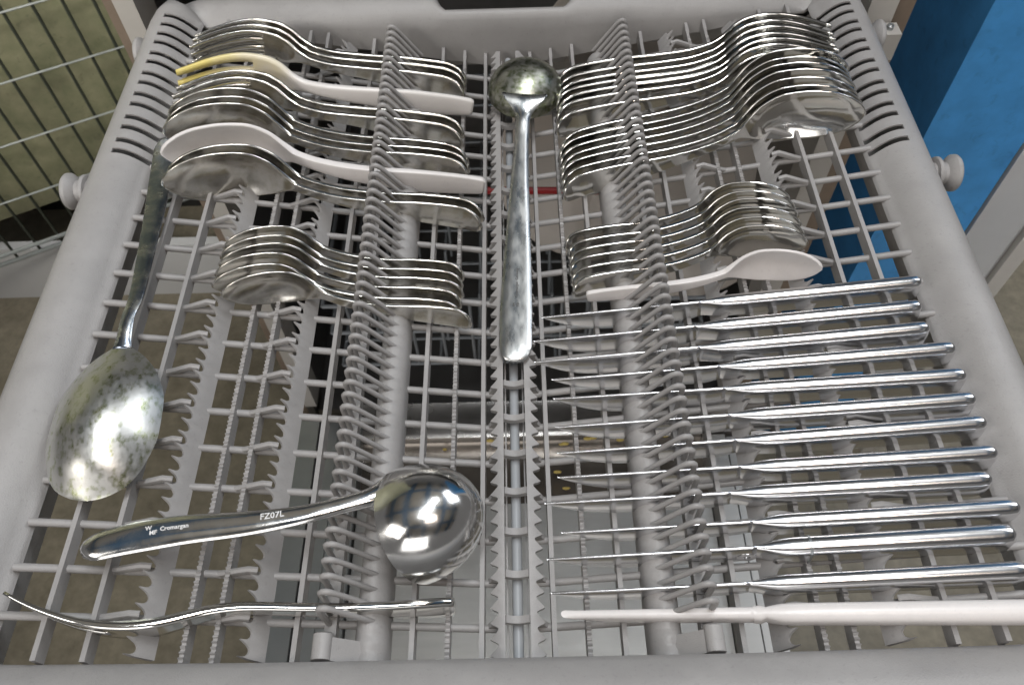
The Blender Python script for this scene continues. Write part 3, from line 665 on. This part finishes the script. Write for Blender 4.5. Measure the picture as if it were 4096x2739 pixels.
p = ay(3555, 160, YO-.02)
obj('rail_bracket', MB().box(p[0]-.006, p[0]+.008, YO-.022, YO-.006, p[2]-.018, p[2]+.006).done('rail_bracket', POSTM, 0), dw)
obj('bracket_screw', MB().add(*lathe([(0, p[2]+.006), (.003, p[2]+.006), (.003, p[2]+.009), (.002, p[2]+.010), (0, p[2]+.010)], 12)).done('bracket_screw', RAIL, 30), dw, (p[0], YO-.014, 0))

# lower basket in the tub
bk = thing('lower_basket', 'grey wire lower dish basket inside the dishwasher tub', 'basket')
for z in (ZD+.06, ZD+.14, ZD+.20):
    m = MB(); x0, x1, y0, y1 = -.25, .25, YO+.04, 1.08
    m.tube([(x0, y0, z), (x1, y0, z), (x1, y0+.001, z)], .0028, 6); m.tube([(x0, y1, z), (x1, y1, z)], .0028, 6)
    m.tube([(x0, y0, z), (x0, y1, z)], .0028, 6); m.tube([(x1, y0, z), (x1, y1, z)], .0028, 6); obj('hoop_wire', m.done('hoop_wire', BASK), bk)
up_ = MB().tube([(0, 0, ZD+.06), (0, 0, ZD+.20)], .0022, 6).done('upright_wire', BASK)
for x in np.linspace(-.22, .22, 12): obj('upright_wire', up_, bk, (x, YO+.04, 0))
tine_ = MB().tube([(0, 0, ZD+.06), (0, .012, ZD+.15)], .0022, 6).done('tine_wire', BASK)
for x in np.linspace(-.20, .20, 9):
    for y in (YO+.08, YO+.16, YO+.24): obj('tine_wire', tine_, bk, (x, y, 0))
cross_ = MB().tube([(-.25, 0, ZD+.06), (.25, 0, ZD+.06)], .0024, 6).done('cross_wire', BASK)
for y in np.arange(YO+.08, 1.06, .07): obj('cross_wire', cross_, bk, (0, y, .004))
bw_ = MB().tube([(0, YO+.04, ZD+.06), (0, 1.08, ZD+.06)], .0022, 6).done('floor_wire', BASK)
for x in np.linspace(-.22, .22, 9): obj('floor_wire', bw_, bk, (x, 0, 0))
# plates and trays standing in the basket
plate0 = None
v, f = lathe([(0, 0), (.07, 0), (.085, .006), (.118, .017), (.121, .0185), (.118, .0195), (.084, .009), (.069, .003), (0, .003)], 40, 'Z')
pm = mesh('dinner_plate', v, f, PLATE, 40)
for i, (x, y, z, rx, rz, lb) in enumerate(((.10, .78, -.34, 62, -4, 'beige dinner plate in the lower basket, just right of the centre spine'), (.22, .72, -.36, 66, -10, 'beige dinner plate in the lower basket, under the right teaspoons'), (.15, .92, -.28, 70, 3, 'beige dinner plate farther back in the lower basket'))):
    o = obj('dinner_plate', pm); o.location = (x, y, z); o.rotation_euler = (math.radians(rx), 0, math.radians(rz)); tag(o, lb, 'plate', 'plates in the lower basket')
a = ay(1940, 763, .615); b = ay(2420, 763, .615)
tag(obj('red_bar', MB().tube([a, (a+b)/2, b], .004, 8).done('red_bar', RED)), 'thin red bar under the tray seen beside the ladle handle', 'bar')
# knife-like spatula lying on the sill, and crumbs
crumbs = MB()
for x, y in ((1960,1765),(2245,1780),(2260,1777),(2350,1757),(2480,1762),(2230,1890),(2265,1955),(2660,1745),(1780,1800),(2370,1755)):
    p = az(x, y, ZD+.002); r = .0022+.002*rng.random()
    v, f = lathe([(0, -.002), (r*.8, -.001), (r, .001), (r*.5, .003), (0, .0035)], 7); sx = 1+rng.random()
    crumbs.add([(p[0]+q[0]*sx, p[1]+q[1]*.7, ZD+.004+q[2]) for q in v], f)
tag(obj('food_crumbs', crumbs.done('food_crumbs', CRUMB)), 'yellow food crumbs scattered on the dishwasher sill', 'crumbs', kind='stuff')

# left: wire cage with board behind it, plinth below
cg = thing('wire_cage', 'wire mesh trolley side with a greenish board, upper left', 'cage')
a0 = ay(0, 950, .98); b0 = ay(640, 850, 1.10)
dxy = (b0-a0)[:2]; dxy /= np.linalg.norm(dxy); zb = (a0[2]+b0[2])/2
def cp(s, off, z): 
    nx, ny = -dxy[1], dxy[0]; return (a0[0]+dxy[0]*s+nx*off, a0[1]+dxy[1]*s+ny*off, z)
Lc = 1.0; s0 = -.9; s1 = float(np.linalg.norm((ay(640, 300, 1.1)-a0)[:2]))
q = [cp(s0, .05, zb+.03), cp(s1, .05, zb+.03), cp(s1, .05, 1.0), cp(s0, .05, 1.0)]; q2 = [cp(s0, .07, zb+.03), cp(s1, .07, zb+.03), cp(s1, .07, 1.0), cp(s0, .07, 1.0)]
obj('back_board', MB().add(q+q2, [(0,1,2,3),(7,6,5,4),(0,4,5,1),(1,5,6,2),(2,6,7,3),(3,7,4,0)]).done('back_board', BOARD, 0), cg)
for s in np.arange(s0, s1, .041): obj('vertical_wire', MB().tube([cp(s, 0, zb-.02), cp(s, 0, 1.0)], .0026, 6).done('vertical_wire', DWIRE), cg)
for z in np.arange(zb, .9, .105): obj('horizontal_wire', MB().tube([cp(s0, -.004, z), cp(s1, -.004, z)], .0018, 6).done('horizontal_wire', WIRE), cg)
for z, r in ((zb-.022, .004), (zb-.004, .003)): obj('bottom_rail', MB().tube([cp(s0, -.004, z), cp(s1, -.004, z)], r, 8).done('bottom_rail', WIRE), cg)
pl = thing('plinth', 'low grey plinth on the floor left of the dishwasher', 'plinth')
yb = az(100*K, 680*K, ZF)[1]
obj('plinth_body', MB().box(-2.2, -.36, yb, yb+.02, ZF, ZF+.15).done('plinth_body', GREYC, 0), pl)
obj('gap_shade_sheet', MB().box(-2.2, -.36, yb+.25, yb+.27, ZF, zb+.25).done('gap_shade_sheet', BLACK, 0), pl)  # black sheet standing in for the shadow under the cage

# surroundings overhead and behind, seen only mirrored in the bright steel
m = MB().box(-4, 4, -3.5, 5, 2.75, 2.8); cl = mesh('ceiling', m.v, m.f, mat('ceiling_board', (.50, .46, .40), .7, scale=5), 0); tag(obj('ceiling', cl), kind='structure')
m = MB()
for x in np.arange(-3.0, 3.3, 1.45): m.box(x-.17, x+.17, -3.4, 4.9, 2.55, 2.749)
for y in (-1.6, .2, 2.4): m.box(-3.9, 3.9, y-.12, y+.12, 2.60, 2.745)
tag(obj('ceiling_frame', m.done('ceiling_frame', mat('dull_blue_paint', (.07, .15, .26), .5), 0)), kind='structure')
m = MB().box(-4, 4, 4.6, 4.65, ZF, 2.749); tag(obj('far_wall', m.done('far_wall', GREYC, 0)), kind='structure')

# right: blue cabinet and grey cabinet
YBL = .64
xc = ay(3703, 534, YBL)[0]; xr = ay(3876, 900, YBL)[0]; xg = ay(3905, 1150, YBL)[0]
bc = thing('blue_cabinet', 'bright blue painted cabinet standing right of the tray', 'cabinet')
obj('body', MB().box(xc, xr, YBL, 1.6, ZF, .6).done('body', BLUE, 0), bc)
gc = thing('grey_cabinet', 'plain grey cabinet at the right edge next to the blue one', 'cabinet')
obj('body', MB().box(xr+.002, xg, YBL-.004, 1.6, ZF, .6).done('body', GREYC, 0), gc)
obj('edge_strip', MB().box(xg+.001, xg+.022, YBL-.012, YBL+.02, ZF, .6).done('edge_strip', POSTM, 0), gc)
